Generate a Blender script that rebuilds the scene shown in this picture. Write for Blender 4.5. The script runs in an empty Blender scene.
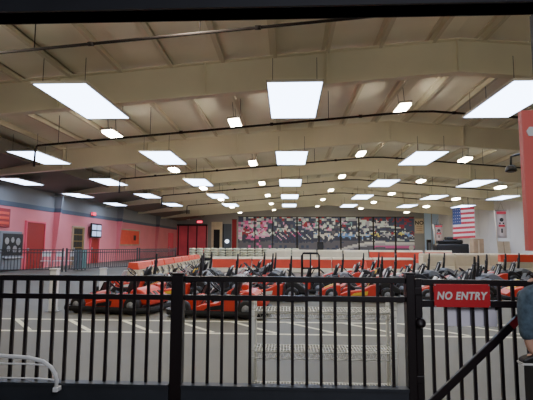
import bpy, bmesh, math, random
from mathutils import Vector, Matrix
random.seed(7)
C = bpy.context.scene.collection
E = 1.3                        # eye height; "rel" heights below are measured from it
PI = math.pi

# ------------------------------------------------------------------ materials
def mat(name, col, rough=.6, metal=0., noise=0., scale=6., emit=None, es=1., bump=0.):
    m = bpy.data.materials.new(name); m.use_nodes = True
    nt = m.node_tree; b = nt.nodes['Principled BSDF']
    b.inputs['Base Color'].default_value = (*col, 1)
    b.inputs['Roughness'].default_value = rough
    b.inputs['Metallic'].default_value = metal
    if emit:
        b.inputs['Emission Color'].default_value = (*emit, 1)
        b.inputs['Emission Strength'].default_value = es
    if noise or bump:
        tc = nt.nodes.new('ShaderNodeTexCoord')
        n = nt.nodes.new('ShaderNodeTexNoise'); n.inputs['Scale'].default_value = scale
        n.inputs['Detail'].default_value = 4
        nt.links.new(tc.outputs['Object'], n.inputs['Vector'])
        if noise:
            r = nt.nodes.new('ShaderNodeValToRGB')
            r.color_ramp.elements[0].position = .3; r.color_ramp.elements[1].position = .7
            r.color_ramp.elements[0].color = (*[c * (1 - noise) for c in col], 1)
            r.color_ramp.elements[1].color = (*[min(1, c * (1 + noise)) for c in col], 1)
            nt.links.new(n.outputs['Fac'], r.inputs['Fac'])
            nt.links.new(r.outputs['Color'], b.inputs['Base Color'])
        if bump:
            bp = nt.nodes.new('ShaderNodeBump'); bp.inputs['Strength'].default_value = bump
            nt.links.new(n.outputs['Fac'], bp.inputs['Height'])
            nt.links.new(bp.outputs['Normal'], b.inputs['Normal'])
    return m

M = dict(
    floor=mat('concrete_floor', (.122, .111, .080), .55, 0, .10, .8, bump=.02),
    line=mat('line_paint', (.80, .76, .56), .6, 0, .12, 5),
    roof=mat('roof_insulation', (.86, .825, .68), .8, 0, .05, .6),
    purlin=mat('purlin_paint', (.66, .61, .47), .6),
    steel=mat('rafter_paint', (.82, .775, .61), .6, 0, .05, .7),
    dark_grey=mat('dark_warm_grey', (.20, .185, .16), .8, 0, .1, .5),  # imitates shade along the left eave; also speaker horn and mural rail
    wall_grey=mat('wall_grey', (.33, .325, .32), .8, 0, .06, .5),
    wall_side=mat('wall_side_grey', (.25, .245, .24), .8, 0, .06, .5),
    wall_pale=mat('wall_pale', (.68, .66, .66), .8, 0, .05, .4),
    wall_red=mat('wall_red', (.78, .23, .25), .75, 0, .07, .5),  # pinkish wash of a reflection mixed into the red paint
    wall_deep=mat('wall_deep_red', (.90, .13, .19), .7, 0, .1, .8),
    band=mat('band_blue_grey', (.095, .115, .15), .7),
    door_red=mat('door_red', (.36, .012, .010), .5),
    black=mat('black_paint', (.008, .007, .008), .45),
    fence=mat('fence_black', (.008, .003, .0045), .4),
    kick=mat('kick_panel', (.030, .034, .044), .5, 0, .2, 3),
    header=mat('header_dark', (.026, .027, .034), .6, 0, .15, 1.5),
    frame=mat('fixture_frame', (.45, .42, .37), .6),
    pit=mat('pit_fence_grey', (.045, .055, .06), .5),
    pipe=mat('pipe_dark', (.022, .015, .014), .85),
    rubber=mat('rubber', (.014, .014, .015), .6),
    seat=mat('seat_black', (.02, .02, .022), .5),
    red=mat('kart_red', (.72, .055, .03), .35),
    darkred=mat('dark_red', (.30, .012, .02), .45),
    orange=mat('barrier_red', (.85, .09, .045), .45, 0, .08, 2),
    cream=mat('barrier_cream', (.80, .69, .49), .5, 0, .1, 1.5),
    cream2=mat('tyre_cream', (.62, .60, .43), .6, 0, .25, 6),
    white=mat('white_plastic', (.78, .77, .74), .4),
    yellow=mat('yellow', (.85, .55, .05), .5),
    metal=mat('bare_metal', (.42, .42, .44), .35, .8),
    chrome=mat('chrome_wire', (.86, .84, .74), .35, .0),
    grey=mat('grey_plastic', (.22, .23, .25), .5),
    teal=mat('teal_grey', (.13, .26, .26), .5),
    signred=mat('sign_red', (.60, .02, .03), .4),
    reflected_red=mat('reflection_red', (.78, .15, .12), .5, 0, .06, 2),
    paper=mat('board_lavender', (.88, .84, .95), .5),
    beige=mat('beige', (.72, .60, .44), .7, 0, .08, 3),
    tan=mat('tan', (.50, .36, .24), .7, 0, .15, 2),
    amber=mat('amber_glass', (.30, .19, .045), .3),
    paleblue=mat('pale_blue', (.58, .76, .98), .6),
    navy=mat('flag_blue', (.05, .07, .19), .7),
    flagred=mat('flag_red', (.60, .05, .07), .7),
    flagwhite=mat('flag_white', (.82, .72, .70), .7),
    ink=mat('ink_black', (.02, .02, .02), .6),
    denim=mat('denim', (.075, .115, .155), .85, 0, .35, 30),
    skin=mat('skin', (.62, .36, .26), .5),
    hair=mat('hair_brown', (.06, .035, .02), .6),
    led=mat('led_panel', (.05, .05, .06), .6, emit=(.55, .70, 1.), es=5.5),
    lamp=mat('lamp_warm', (.05, .05, .05), .6, emit=(1., .90, .70), es=28.0),
    screen=mat('screen', (.1, .15, .3), .3, emit=(.42, .52, .80), es=.8),
    glowred=mat('glow_red', (.8, .05, .1), .4, emit=(1., .05, .12), es=.9),
    glowblue=mat('glow_blue', (.8, .9, 1), .4, emit=(.75, .85, 1.), es=1.2),
    tube=mat('white_tube', (.97, .97, .98), .25),
)

# ------------------------------------------------------------------ mesh helpers
def new(): return bmesh.new()
def box(bm, c, s, rot=None, mi=0, bev=0):
    r = bmesh.ops.create_cube(bm, size=1)
    m = Matrix.Translation(Vector(c)) @ (rot.to_4x4() if rot else Matrix()) @ Matrix.Diagonal((*s, 1))
    bmesh.ops.transform(bm, matrix=m, verts=r['verts'])
    fs = {f for v in r['verts'] for f in v.link_faces}
    for f in fs: f.material_index = mi
    if bev:
        es = list({e for f in fs for e in f.edges})
        q = bmesh.ops.bevel(bm, geom=es, offset=bev, segments=2, affect='EDGES', profile=.5)
        for f in q['faces']: f.material_index = mi
    return bm
def bx(bm, x0, x1, y0, y1, z0, z1, mi=0, bev=0):
    return box(bm, ((x0+x1)/2, (y0+y1)/2, (z0+z1)/2), (x1-x0, y1-y0, z1-z0), None, mi, bev)
def frames(pts):
    pts = [Vector(p) for p in pts]; out = []
    up = Vector((0, 0, 1))
    for i in range(len(pts)):
        d = (pts[min(i+1, len(pts)-1)] - pts[max(i-1, 0)]).normalized()
        u = up if abs(d.dot(up)) < .95 else Vector((0, 1, 0))
        s = d.cross(u).normalized(); t = s.cross(d).normalized()
        out.append((pts[i], s, t))
    return out
def tube(bm, pts, r, seg=8, closed=False, mi=0):
    rr = r if isinstance(r, (list, tuple)) else [r]*len(pts)
    if closed:
        P = [Vector(p) for p in pts]; fr = []
        for i in range(len(P)):
            d = (P[(i+1) % len(P)] - P[i-1]).normalized(); u = Vector((0, 0, 1))
            if abs(d.dot(u)) > .95: u = Vector((0, 1, 0))
            s = d.cross(u).normalized(); fr.append((P[i], s, s.cross(d).normalized()))
    else: fr = frames(pts)
    rings = []
    for (p, s, t), q in zip(fr, rr):
        rings.append([bm.verts.new(p + (s*math.cos(2*PI*k/seg) + t*math.sin(2*PI*k/seg))*q) for k in range(seg)])
    n = len(rings)
    for i in range(n if closed else n-1):
        a, b = rings[i], rings[(i+1) % n]
        for k in range(seg):
            f = bm.faces.new((a[k], a[(k+1) % seg], b[(k+1) % seg], b[k])); f.smooth = seg > 4; f.material_index = mi
    if not closed:
        for q in (rings[0][::-1], rings[-1]):
            f = bm.faces.new(q); f.material_index = mi
    return bm
def prism(bm, prof, y0, y1, mi=0, bev=0, taper=1.):
    """profile in xz, swept along y"""
    cx = sum(p[0] for p in prof)/len(prof)
    a = [bm.verts.new((p[0], y0, p[1])) for p in prof]
    b = [bm.verts.new((cx+(p[0]-cx)*taper, y1, p[1]*taper if taper != 1 else p[1])) for p in prof]
    n = len(prof); fs = [bm.faces.new(a), bm.faces.new(b[::-1])]
    for i in range(n): fs.append(bm.faces.new((a[i], b[i], b[(i+1) % n], a[(i+1) % n])))
    for f in fs: f.material_index = mi
    bmesh.ops.recalc_face_normals(bm, faces=fs)
    if bev:
        bmesh.ops.bevel(bm, geom=list({e for f in fs for e in f.edges}), offset=bev, segments=2, affect='EDGES', profile=.5)
    return bm
def lathe(bm, prof, c=(0, 0, 0), axis='z', seg=20, mi=0):
    """profile (r, h)"""
    c = Vector(c); rings = []
    for r, h in prof:
        ring = []
        for k in range(seg):
            a = 2*PI*k/seg; u, v = r*math.cos(a), r*math.sin(a)
            ring.append(bm.verts.new(c + (Vector((u, v, h)) if axis == 'z' else Vector((u, h, v)) if axis == 'y' else Vector((h, u, v)))))
        rings.append(ring)
    fs = []
    for a, b in zip(rings, rings[1:]):
        for k in range(seg):
            fs.append(bm.faces.new((a[k], a[(k+1) % seg], b[(k+1) % seg], b[k])))
    fs += [bm.faces.new(rings[0][::-1]), bm.faces.new(rings[-1])]
    for f in fs: f.material_index = mi; f.smooth = len(f.verts) == 4
    bmesh.ops.recalc_face_normals(bm, faces=fs)
    return bm
def quad(bm, pts, mi=0):
    f = bm.faces.new([bm.verts.new(p) for p in pts]); f.material_index = mi; return f

def obj(name, bm, m, parent=None, loc=None, label=None):
    me = bpy.data.meshes.new(name)
    bm.to_mesh(me); bm.free()
    for q in (m if isinstance(m, (list, tuple)) else [m]): me.materials.append(M[q])
    o = bpy.data.objects.new(name, me); C.objects.link(o)
    if parent: o.parent = parent
    if loc is not None: o.location = loc
    if label: o['label'] = label
    return o
def islands(name, bms, m, parent):
    return [obj(name, b, m, parent) for b in bms]
def tag(o, label, cat, group=None):
    o['label'] = label; o['category'] = cat
    if group: o['group'] = group
    return o
def thing(name, label, cat, loc=(0, 0, 0), rz=0, group=None):
    o = bpy.data.objects.new(name, None); C.objects.link(o); o.empty_display_size = .1
    o.location = loc; o.rotation_euler = (0, 0, rz)
    return tag(o, label, cat, group)
def struct(name, bm, m, parent=None):
    o = obj(name, bm, m, parent)
    if not parent: o['kind'] = 'structure'
    return o
def dup(root, loc, rz=0, label=None, group=None, scale=None):
    r = root.copy(); C.objects.link(r); r.location = loc; r.rotation_euler = (0, 0, rz)
    if label: r['label'] = label
    if group: r['group'] = group
    if scale: r.scale = scale
    for ch in list(root.children):
        c = ch.copy(); C.objects.link(c); c.parent = r
        for g in list(ch.children):
            d = g.copy(); C.objects.link(d); d.parent = c
    return r
def text_bm(s, size, shear=0., offset=0., ext=.004):
    cu = bpy.data.curves.new('lettering', 'FONT'); cu.body = s; cu.size = size
    cu.align_x = 'CENTER'; cu.align_y = 'CENTER'; cu.shear = shear; cu.offset = offset; cu.extrude = ext; cu.space_character = 1.1
    o = bpy.data.objects.new('lettering', cu); C.objects.link(o)
    dg = bpy.context.evaluated_depsgraph_get(); me = bpy.data.meshes.new_from_object(o.evaluated_get(dg))
    bm = new(); bm.from_mesh(me)
    bpy.data.objects.remove(o); bpy.data.meshes.remove(me); bpy.data.curves.remove(cu)
    bmesh.ops.transform(bm, matrix=Matrix.Rotation(PI/2, 4, 'X'), verts=bm.verts)
    return bm
ORD = ['first', 'second', 'third', 'fourth', 'fifth', 'sixth', 'seventh', 'eighth', 'ninth', 'tenth', 'eleventh', 'twelfth']

# ------------------------------------------------------------------ building shell
XL, XR, XRIDGE, YF, YB = -13.7, 18.3, 4.25, 3.9, 55.6
SL = .083
def roofz(x): return E + 5.34 - SL*abs(x - XRIDGE)
bm = new(); bx(bm, XL-.3, XR+.3, -2, YB+.3, -.2, 0); struct('floor', bm, 'floor')
# roof sheet + purlins
bm = new()
for xa, xb in ((XL-.3, XRIDGE), (XRIDGE, XR+.3)):
    za, zb = roofz(xa), roofz(xb)
    v = [bm.verts.new(p) for p in ((xa, YF-.1, za), (xb, YF-.1, zb), (xb, YB+.2, zb), (xa, YB+.2, za),
                                   (xa, YF-.1, za+.1), (xb, YF-.1, zb+.1), (xb, YB+.2, zb+.1), (xa, YB+.2, za+.1))]
    for q in ((0, 1, 2, 3), (4, 7, 6, 5), (0, 4, 5, 1), (1, 5, 6, 2), (2, 6, 7, 3), (3, 7, 4, 0)): bm.faces.new([v[i] for i in q])
# seams of the insulation between purlins
ceil = struct('ceiling', bm, 'roof')
xs = []
x = XRIDGE - .61
while x > XL: xs.append(x); x -= 1.33
x = XRIDGE + .61
while x < XR: xs.append(x); x += 1.33
bm = new()
for x in xs:
    z = roofz(x); s = -1 if x > XRIDGE else 1
    bx(bm, x-.012, x+.012, YF, YB, z-.2, z)
    bx(bm, x-.012, x+.085, YF, YB, z-.205, z-.19); bx(bm, x-.10, x+.012, YF, YB, z-.035, z-.003)
p = obj('purlins', bm, 'purlin', ceil)
# rafters: deep steel I-beams, every 7.42 m
RY = [11.1 + 7.42*k for k in range(6)]
def rafter_part(bm, xa, xb, y):
    for (z0, z1, w) in ((5.15-.85, 5.15, .016), (5.15-.86, 5.15-.835, .26), (5.135, 5.16, .26)):
        f = lambda x, z: E + z - SL*abs(x-XRIDGE)
        v = [bm.verts.new(p) for p in ((xa, y-w/2, f(xa, z0)), (xb, y-w/2, f(xb, z0)), (xb, y-w/2, f(xb, z1)), (xa, y-w/2, f(xa, z1)),
                                       (xa, y+w/2, f(xa, z0)), (xb, y+w/2, f(xb, z0)), (xb, y+w/2, f(xb, z1)), (xa, y+w/2, f(xa, z1)))]
        for q in ((0, 1, 2, 3), (7, 6, 5, 4), (0, 4, 5, 1), (2, 6, 7, 3), (0, 3, 7, 4), (1, 5, 6, 2)): bm.faces.new([v[i] for i in q])
n_trim = 1
for y in RY:
    bm = new(); rafter_part(bm, XL, XRIDGE, y); rafter_part(bm, XRIDGE, XR, y)
    for x in (-9.5, -5.9, -2.1, 1.0, XRIDGE, 7.2, 10.4, 14):       # web stiffeners and splice plates
        zc = E + 4.73 - SL*abs(x-XRIDGE)
        bx(bm, x-.012, x+.012, y-.12, y+.12, zc-.41, zc+.41)
    struct('trim_%d' % n_trim, bm, 'steel'); n_trim += 1

# left wall: red below, blue-grey band, grey above
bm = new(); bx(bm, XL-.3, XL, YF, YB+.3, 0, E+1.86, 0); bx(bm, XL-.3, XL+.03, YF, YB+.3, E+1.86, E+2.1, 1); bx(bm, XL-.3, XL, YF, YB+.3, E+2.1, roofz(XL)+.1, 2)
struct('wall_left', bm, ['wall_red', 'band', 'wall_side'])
bm = new(); bx(bm, XR, XR+.3, YF, YB+.3, 0, roofz(XR)+.1)
for k in range(24):                                               # shallow ribs of the metal wall panels
    bx(bm, XR-.02, XR, 8+k*2, 8.06+k*2, 0, roofz(XR)-.1)
struct('wall_right', bm, 'wall_pale')
bm = new(); bx(bm, XL-.3, XR+.3, YB, YB+.3, 0, roofz(XRIDGE)+.1)
struct('wall_back', bm, 'wall_grey')
# dark boxes along the left eave, their colour standing in for the shaded roof
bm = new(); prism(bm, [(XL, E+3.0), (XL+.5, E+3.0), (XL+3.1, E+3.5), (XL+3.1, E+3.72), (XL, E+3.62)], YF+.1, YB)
struct('trim_%d' % n_trim, bm, 'dark_grey'); n_trim += 1
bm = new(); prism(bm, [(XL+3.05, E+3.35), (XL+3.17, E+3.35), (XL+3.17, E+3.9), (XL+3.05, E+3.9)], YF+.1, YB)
struct('trim_%d' % n_trim, bm, 'dark_grey'); n_trim += 1
# tapered frame columns on the left wall
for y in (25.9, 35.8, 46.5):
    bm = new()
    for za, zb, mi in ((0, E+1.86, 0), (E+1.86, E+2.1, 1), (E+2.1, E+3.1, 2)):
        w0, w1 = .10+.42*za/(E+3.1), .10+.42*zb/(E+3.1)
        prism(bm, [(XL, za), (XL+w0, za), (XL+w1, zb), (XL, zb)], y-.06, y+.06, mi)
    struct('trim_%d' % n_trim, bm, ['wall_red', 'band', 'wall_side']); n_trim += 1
# front wall with the wide opening the fence stands in (dark header overhead, jamb at the right)
bm = new(); bx(bm, XL-.3, XR+.3, 3.78, 3.98, E+2.08, roofz(XRIDGE)+.1)
bx(bm, -3.3, 2.2, 3.75, 3.99, E+2.08, E+2.16)
struct('wall_front', bm, 'header')
bm = new(); bx(bm, 2.2, XR+.3, 3.78, 3.98, 0, E+2.08); bx(bm, 2.2, 2.32, 3.72, 4.02, 0, E+2.08); struct('trim_%d' % n_trim, bm, 'header'); n_trim += 1
bm = new(); bx(bm, XL-.3, -3.3, 3.78, 3.98, 0, E+2.08); bx(bm, -3.42, -3.3, 3.72, 4.02, 0, E+2.08); struct('trim_%d' % n_trim, bm, 'header'); n_trim += 1

# far-left end of the back wall: dark red lower part with black frames
bm = new(); bx(bm, XL, -9.9, YB-.06, YB, 0, E+2.35, 0)
for x in (-13.5, -12.3, -11.2, -10.0): bx(bm, x-.06, x+.06, YB-.1, YB, 0, E+2.35, 1)
bx(bm, XL, -9.9, YB-.1, YB, E+2.35, E+2.55, 1)
struct('trim_%d' % n_trim, bm, ['wall_deep', 'black']); n_trim += 1
bm = new(); bx(bm, 16.6, XR, YB-.08, YB, 0, E+4.1, 0); bx(bm, 17.4, 17.5, YB-.1, YB, 0, E+4.1, 1)
struct('trim_%d' % n_trim, bm, ['paleblue', 'wall_grey']); n_trim += 1

# doors of the left wall
def wall_door(name, y0, y1, z1, m, win=False):
    bm = new(); bx(bm, XL, XL+.06, y0, y1, 0, z1)
    d = struct(name, bm, m)
    bm = new()
    for a, b in ((y0-.08, y0), (y1, y1+.08)): bx(bm, XL, XL+.1, a, b, 0, z1+.08)
    bx(bm, XL, XL+.1, y0, y1, z1, z1+.08); obj('door_frame', bm, 'wall_deep' if not win else 'tan', d)
    bm = new(); bx(bm, XL+.06, XL+.13, y0+.1, y0+.22, .95, 1.1, bev=.01); obj('door_handle', bm, 'metal', d)
    if win:
        bm = new()
        for r in range(4):
            for c in range(3):
                ya = y0+.15+c*(y1-y0-.3)/3; yb = y0+.1+(c+1)*(y1-y0-.3)/3
                bx(bm, XL+.055, XL+.075, ya, yb, .7+r*.42, 1.06+r*.42)
        obj('window_grid', bm, 'black', d)
wall_door('door_1', 23.05, 24.8, E+1.15, 'door_red')
wall_door('door_2', 28.2, 29.7, E+1.1, 'amber', True)
wall_door('door_3', 30.85, 32.2, E+.42, 'door_red')
wall_door('door_4', 51.6, 53.4, E+1.3, 'wall_deep')
# far doorway with beige leaf in the back wall
bm = new(); bx(bm, -9.4, -8.05, YB-.08, YB, 0, E+2.85); d = struct('door_5', bm, 'beige')
bm = new(); bx(bm, -9.1, -8.35, YB-.1, YB-.07, .9, E+1.9); obj('door_panel', bm, 'black', d)
bm = new(); bx(bm, -8.0, -6.9, YB-.08, YB, 0, E+2.6); d = struct('door_6', bm, 'band')
bm = new(); bx(bm, -7.95, -7.85, YB-.1, YB, 0, E+2.6); obj('door_frame', bm, 'black', d)

# floor markings of the pit lane
bm = new()
def stripe(a, b, w=.09):
    a, b = Vector((*a, .002)), Vector((*b, .002)); n = (b-a).cross(Vector((0, 0, 1))).normalized()*w/2
    quad(bm, [a-n, b-n, b+n, a+n])
stripe((-12.5, 7.86), (9, 7.80)); stripe((-12.5, 6.80), (9, 6.77))
x = -9.4
while x < 8: stripe((x, 7.8), (x+.77, 6.86), .075); x += .94
o = obj('floor_markings', bm, 'line'); o['kind'] = 'structure'
bmesh  # flat paint faces upwards

# ------------------------------------------------------------------ ceiling lights
ROWN = ['nearest', 'second', 'third', 'fourth', 'farthest']
panels = {}
for r in range(5):
    for c in range(-3, 4):
        if (r == 0 and abs(c) > 1) or (r == 1 and c in (-3, 3, 2)): continue
        k = {-3: .78, -2: .85, -1: .94, 3: .95}.get(c, 1.)
        xc = (.167 + c*5.337)*k; y0 = (9.677+7.419*r)*k
        if c == 3: xc = 15.6*k
        if c == 2: xc -= .15
        panels[(r, c)] = (xc, y0 + 1.412*k, E + 3.592*k - .006*xc, k)
bm = new(); bx(bm, -.61, .61, -1.41, 1.41, 0, .02, bev=.004); dif = bm
pr = thing('light_panel', '', 'light', group='large ceiling light panels')
obj('diffuser', dif, 'led', pr)
bm = new()
for s in (-1, 1):
    bx(bm, s*.625-.015, s*.625+.015, -1.44, 1.44, -.004, .05); bx(bm, -.61, .61, s*1.425-.015, s*1.425+.015, -.004, .05)
bx(bm, -.62, .62, -1.43, 1.43, .03, .05)
obj('frame', bm, 'frame', pr)
for sx in (-.5, .5):
    for sy in (-1.2, 1.2):
        bm = new(); tube(bm, [(sx, sy, .05), (sx, sy, .65)], .007, 5); obj('hanger', bm, 'pipe', pr)
first = True
for r in range(5):
    row = sorted([q for q in panels if q[0] == r], key=lambda q: q[1])
    for i, q in enumerate(row):
        xc, yc, z, k = panels[q]
        pos = 'at the middle of the row' if q[1] == 0 else ORD[i] + ' from the left'
        lab = 'large bluish-white ceiling light panel in the %s row, %s' % (ROWN[r], pos)
        if first: o = pr; o['label'] = lab; o.location = (xc, yc, z); first = False
        else: o = dup(pr, (xc, yc, z), 0, lab)
        o.scale = (k, k, 1)
# small warm fixtures between the panels
bm = new(); bx(bm, -.17, .17, -.48, .48, -.05, .03, bev=.012)
sr = thing('warm_fixture', '', 'light', group='small warm ceiling lights')
obj('lens', bm, 'lamp', sr)
bm = new(); bx(bm, -.2, .2, -.52, .52, .03, .10, bev=.01); bx(bm, -.08, .08, -.3, .3, .1, .16); obj('housing', bm, 'frame', sr)
for sy in (-.35, .35):
    bm = new(); tube(bm, [(0, sy, .09), (0, sy, .62)], .008, 5); obj('hanger', bm, 'pipe', sr)
first = True
RL = [(14.8, (-5.95, -1.76, 3.81)), (22.2, (-5.7, -1.72, 3.64, 8.69)), (29.6, (-5.6, -1.68, 3.59, 8.71, 13.75)), (37., (-5.5, -1.62, 3.58, 8.5, 13.64)), (44.4, (-5.5, -1.6, 3.5, 8.45, 13.5)), (51.8, (-5.5, -1.55, 3.45, 8.4, 13.55))]
ROWL = ['nearest', 'second', 'third', 'fourth', 'fifth', 'farthest']
for r, (y, xs_) in enumerate(RL):
    for i, x in enumerate(xs_):
        z = E + 4.58 - SL*abs(x-XRIDGE)
        lab = 'small warm white ceiling light in the %s row of small lights, %s from the left' % (ROWL[r], ORD[i])
        if first: o = sr; o['label'] = lab; o.location = (x, y, z); first = False
        else: o = dup(sr, (x, y, z), 0, lab)
        o.rotation_euler = (0, -math.atan(SL)*(1 if x < XRIDGE else -1), 0)
for x in (-5.9, -1.76, 3.7, 8.7):                    # the same small lights overhead, above the picture, each with an added fill
    l = bpy.data.lights.new('overhead_bulb', 'AREA'); l.energy = 40; l.shape = 'RECTANGLE'; l.size = .34; l.size_y = .96; l.color = (1., .90, .72)
    o = bpy.data.objects.new('overhead_bulb', l); C.objects.link(o); o.location = (x, 6.9, E + 4.5 - SL*abs(x-XRIDGE))
    l = bpy.data.lights.new('ceiling_fill', 'POINT'); l.energy = 17; l.shadow_soft_size = .2; l.color = (1., .92, .76)  # added fill for the first beam and roof, not a fixture
    o = bpy.data.objects.new('ceiling_fill', l); C.objects.link(o); o.location = (x, 6.7, E + 4.15 - SL*abs(x-XRIDGE))
# sprinkler pipes crossing under the roof
names = ['nearest the dark header', 'just behind the nearest roof beam', 'behind the second roof beam', 'behind the third roof beam', 'behind the fourth roof beam']
for k, y in enumerate((7.35, 14.0, 21.4, 28.8, 36.2)):
    bm = new(); f = lambda x, k=k: E + (4.09 if k == 0 else 4.22) - SL*abs(x-XRIDGE)
    xa = -12 if k == 0 else -8.14
    r_ = .026 if k == 0 else .035
    pts = [(xa, y, f(xa)), (XRIDGE-.3, y, f(XRIDGE-.3)), (XRIDGE+.3, y, f(XRIDGE+.3)), (13, y, f(13))]
    if k: pts = [(xa-.02, y, f(xa)-.7), (xa-.01, y, f(xa)-.08), (xa+.06, y, f(xa)-.01)] + pts[1:]
    tube(bm, pts, r_, 7)
    for x in [-6.4, -3.4, -.5, 2.3, 5.2, 8.2]:
        if x > xa: lathe(bm, [(r_*1.5, -.05), (r_*1.5, .05)], (x, y, f(x)), 'x', 8)
    o = obj('sprinkler_pipe', bm, 'pipe'); tag(o, 'thin dark sprinkler pipe running across the roof, ' + names[k], 'pipe', 'sprinkler pipes')
    for x in [-7.4, -4.4, -1.5, 1.3, 6.2, 9.2]:
        bm = new(); tube(bm, [(x, y, f(x)), (x, y, f(x)+.92)], .01, 5); obj('hanger_rod', bm, 'pipe', o)

# ------------------------------------------------------------------ fence, gate, sign (foreground)
FY = 3.83
def bar(bm, x, z0, z1, w=.0235, y=FY): bx(bm, x-w/2, x+w/2, y-w/2, y+w/2, z0, z1)
def rail(par, x0, x1, z, h=.04, d=.036, name='rail', m='fence'):
    bm = new(); bx(bm, x0, x1, FY-d/2, FY+d/2, z-h/2, z+h/2, bev=.004); return obj(name, bm, m, par)
def fence(name, label, x0, x1, first_bar, pitch, group):
    t = thing(name, label, 'fence', (0, 0, 0), 0, group)
    x0 += .002; x1 -= .002
    rail(t, x0, x1, E-.286, .048); rail(t, x0, x1, E-.44, .044)
    x = first_bar
    while x < x1-.03:
        if x > x0+.02:
            bm = new(); bar(bm, x, .1, E-.31); obj('bar', bm, 'fence', t)
        x += pitch
    bm = new(); bx(bm, x0, x1, FY-.06, FY-.025, 0.005, E-1.155, bev=.004); bx(bm, x0, x1, FY-.075, FY+.02, E-1.158, E-1.135); obj('kick_panel', bm, 'kick', t)
    return t
f1 = fence('picket_fence', 'black metal picket fence section left of the square fence post', -3.28, -.97, -3.157, .1165, 'front fence sections')
f2 = fence('picket_fence', 'black metal picket fence section between the square post and the gate', -.87, .97, -.78, .1173, 'front fence sections')
t = thing('fence_post', 'thick black square post between the two fence sections', 'post', (-.92, FY, 0))
bm = new(); bx(bm, -.05, .05, -.05, .05, 0, E-.25, bev=.006); obj('shaft', bm, 'fence', t)
bm = new(); bx(bm, -.058, .058, -.058, .058, E-.25, E-.235, bev=.004); obj('cap', bm, 'fence', t)
bm = new(); bx(bm, -.049, .049, -.09, .09, 0, .015); obj('base_plate', bm, 'fence', t)
t = thing('gate_post', 'black square gate post beside the gate with rounded latch knob', 'post', (1.005, FY, 0))
bm = new(); bx(bm, -.035, .035, -.05, .05, 0, E-.235, bev=.006); obj('shaft', bm, 'fence', t)
bm = new(); bx(bm, -.042, .042, -.058, .058, E-.235, E-.22, bev=.004); obj('cap', bm, 'fence', t)
# gate
g = thing('picket_gate', 'black metal gate with diagonal brace and red sign', 'gate')
for x in (1.075, 2.13):
    bm = new(); bx(bm, x-.028, x+.028, FY-.022, FY+.022, .012, E-.27, bev=.004); obj('stile', bm, 'fence', g)
rail(g, 1.1, 2.105, E-.30, .05); rail(g, 1.1, 2.105, E-.47, .055); rail(g, 1.1, 2.105, .03, .035)
x = 1.185
while x < 2.1:
    bm = new(); bar(bm, x, .045, E-.30); obj('bar', bm, 'fence', g); x += .1085
bm = new()
a, b = Vector((1.12, FY-.035, E-1.27)), Vector((2.08, FY-.035, E-.37)); d = b-a
box(bm, (a+b)/2, (d.length, .03, .062), Matrix.Rotation(-math.atan2(d.z, d.x), 3, 'Y'), 0, .004)
br = obj('diagonal_brace', bm, 'fence', g)
bm = new(); a2 = a+d*.70; b2 = a+d*.88
box(bm, (a2+b2)/2-Vector((0, .002, 0)), ((b2-a2).length, .03, .058), Matrix.Rotation(-math.atan2(d.z, d.x), 3, 'Y'), 0, .004)
obj('brace_sleeve', bm, 'darkred', br, label='dark red sleeve on the brace')
bm = new(); lathe(bm, [(.0, -.03), (.03, -.03), (.042, -.01), (.042, .02), (.02, .035)], (1.075, FY-.05, E-.62), 'y', 14); obj('latch_knob', bm, 'fence', g)
bm = new(); bx(bm, 1.03, 1.1, FY-.035, FY+.035, E-.40, E-.34, bev=.006); obj('hinge', bm, 'fence', g)
bm = new(); bx(bm, 1.03, 1.1, FY-.035, FY+.035, E-1.1, E-1.04, bev=.006); obj('hinge', bm, 'fence', g)
# sign
s = thing('no_entry_sign', 'red NO ENTRY sign with white slanted lettering on the gate', 'sign', (1.413, FY-.045, E-.40))
bm = new(); bx(bm, -.222, .222, -.006, .006, -.092, .092, bev=.002); obj('board', bm, 'signred', s)
bm = text_bm('NO ENTRY', .088, .2, .0030)
xs_ = [v.co.x for v in bm.verts]; k = .405/(max(xs_)-min(xs_)); cx = (max(xs_)+min(xs_))/2
zs_ = [v.co.z for v in bm.verts]; kz = .064/(max(zs_)-min(zs_)); cz = (max(zs_)+min(zs_))/2
for v in bm.verts: v.co = ((v.co.x-cx)*k, v.co.y-.008, (v.co.z-cz)*kz)
obj('lettering', bm, 'white', s)
for sx in (-.215, .215):
    for sz in (-.085, .085):
        bm = new(); lathe(bm, [(.006, -.012), (.006, -.005)], (sx, 0, sz), 'y', 8); obj('bolt', bm, 'metal', s)
# pale board behind the gate bars
bm = new(); bx(bm, 1.29, 1.72, FY+.03, FY+.036, E-.655, E-.46, bev=.002)
o = obj('blank_board', bm, 'paper'); tag(o, 'pale lavender blank board behind the gate bars below the red sign', 'board')
for x in (1.30, 1.71):
    bm = new(); bx(bm, x-.006, x+.006, FY+.012, FY+.031, E-.52, E-.50); obj('tie', bm, 'black', o)
# red reflection with a white emblem, built as a board on the jamb, cut by the frame
t = thing('red_reflection', 'red reflection with a small white mark, built as a flat board', 'board', (0, 0, 0))
bm = new(); bx(bm, 1.897, 3.0, 3.66, 3.72, E-.035, E+1.10, bev=.004); obj('panel', bm, 'reflected_red', t)
bm = new(); prism(bm, [(1.925, E+.925), (1.94, E+.885), (2.06, E+.885), (2.06, E+.955), (1.95, E+.96)], 3.652, 3.661); obj('mark', bm, 'white', t, label='small white mark in the red reflection')
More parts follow.
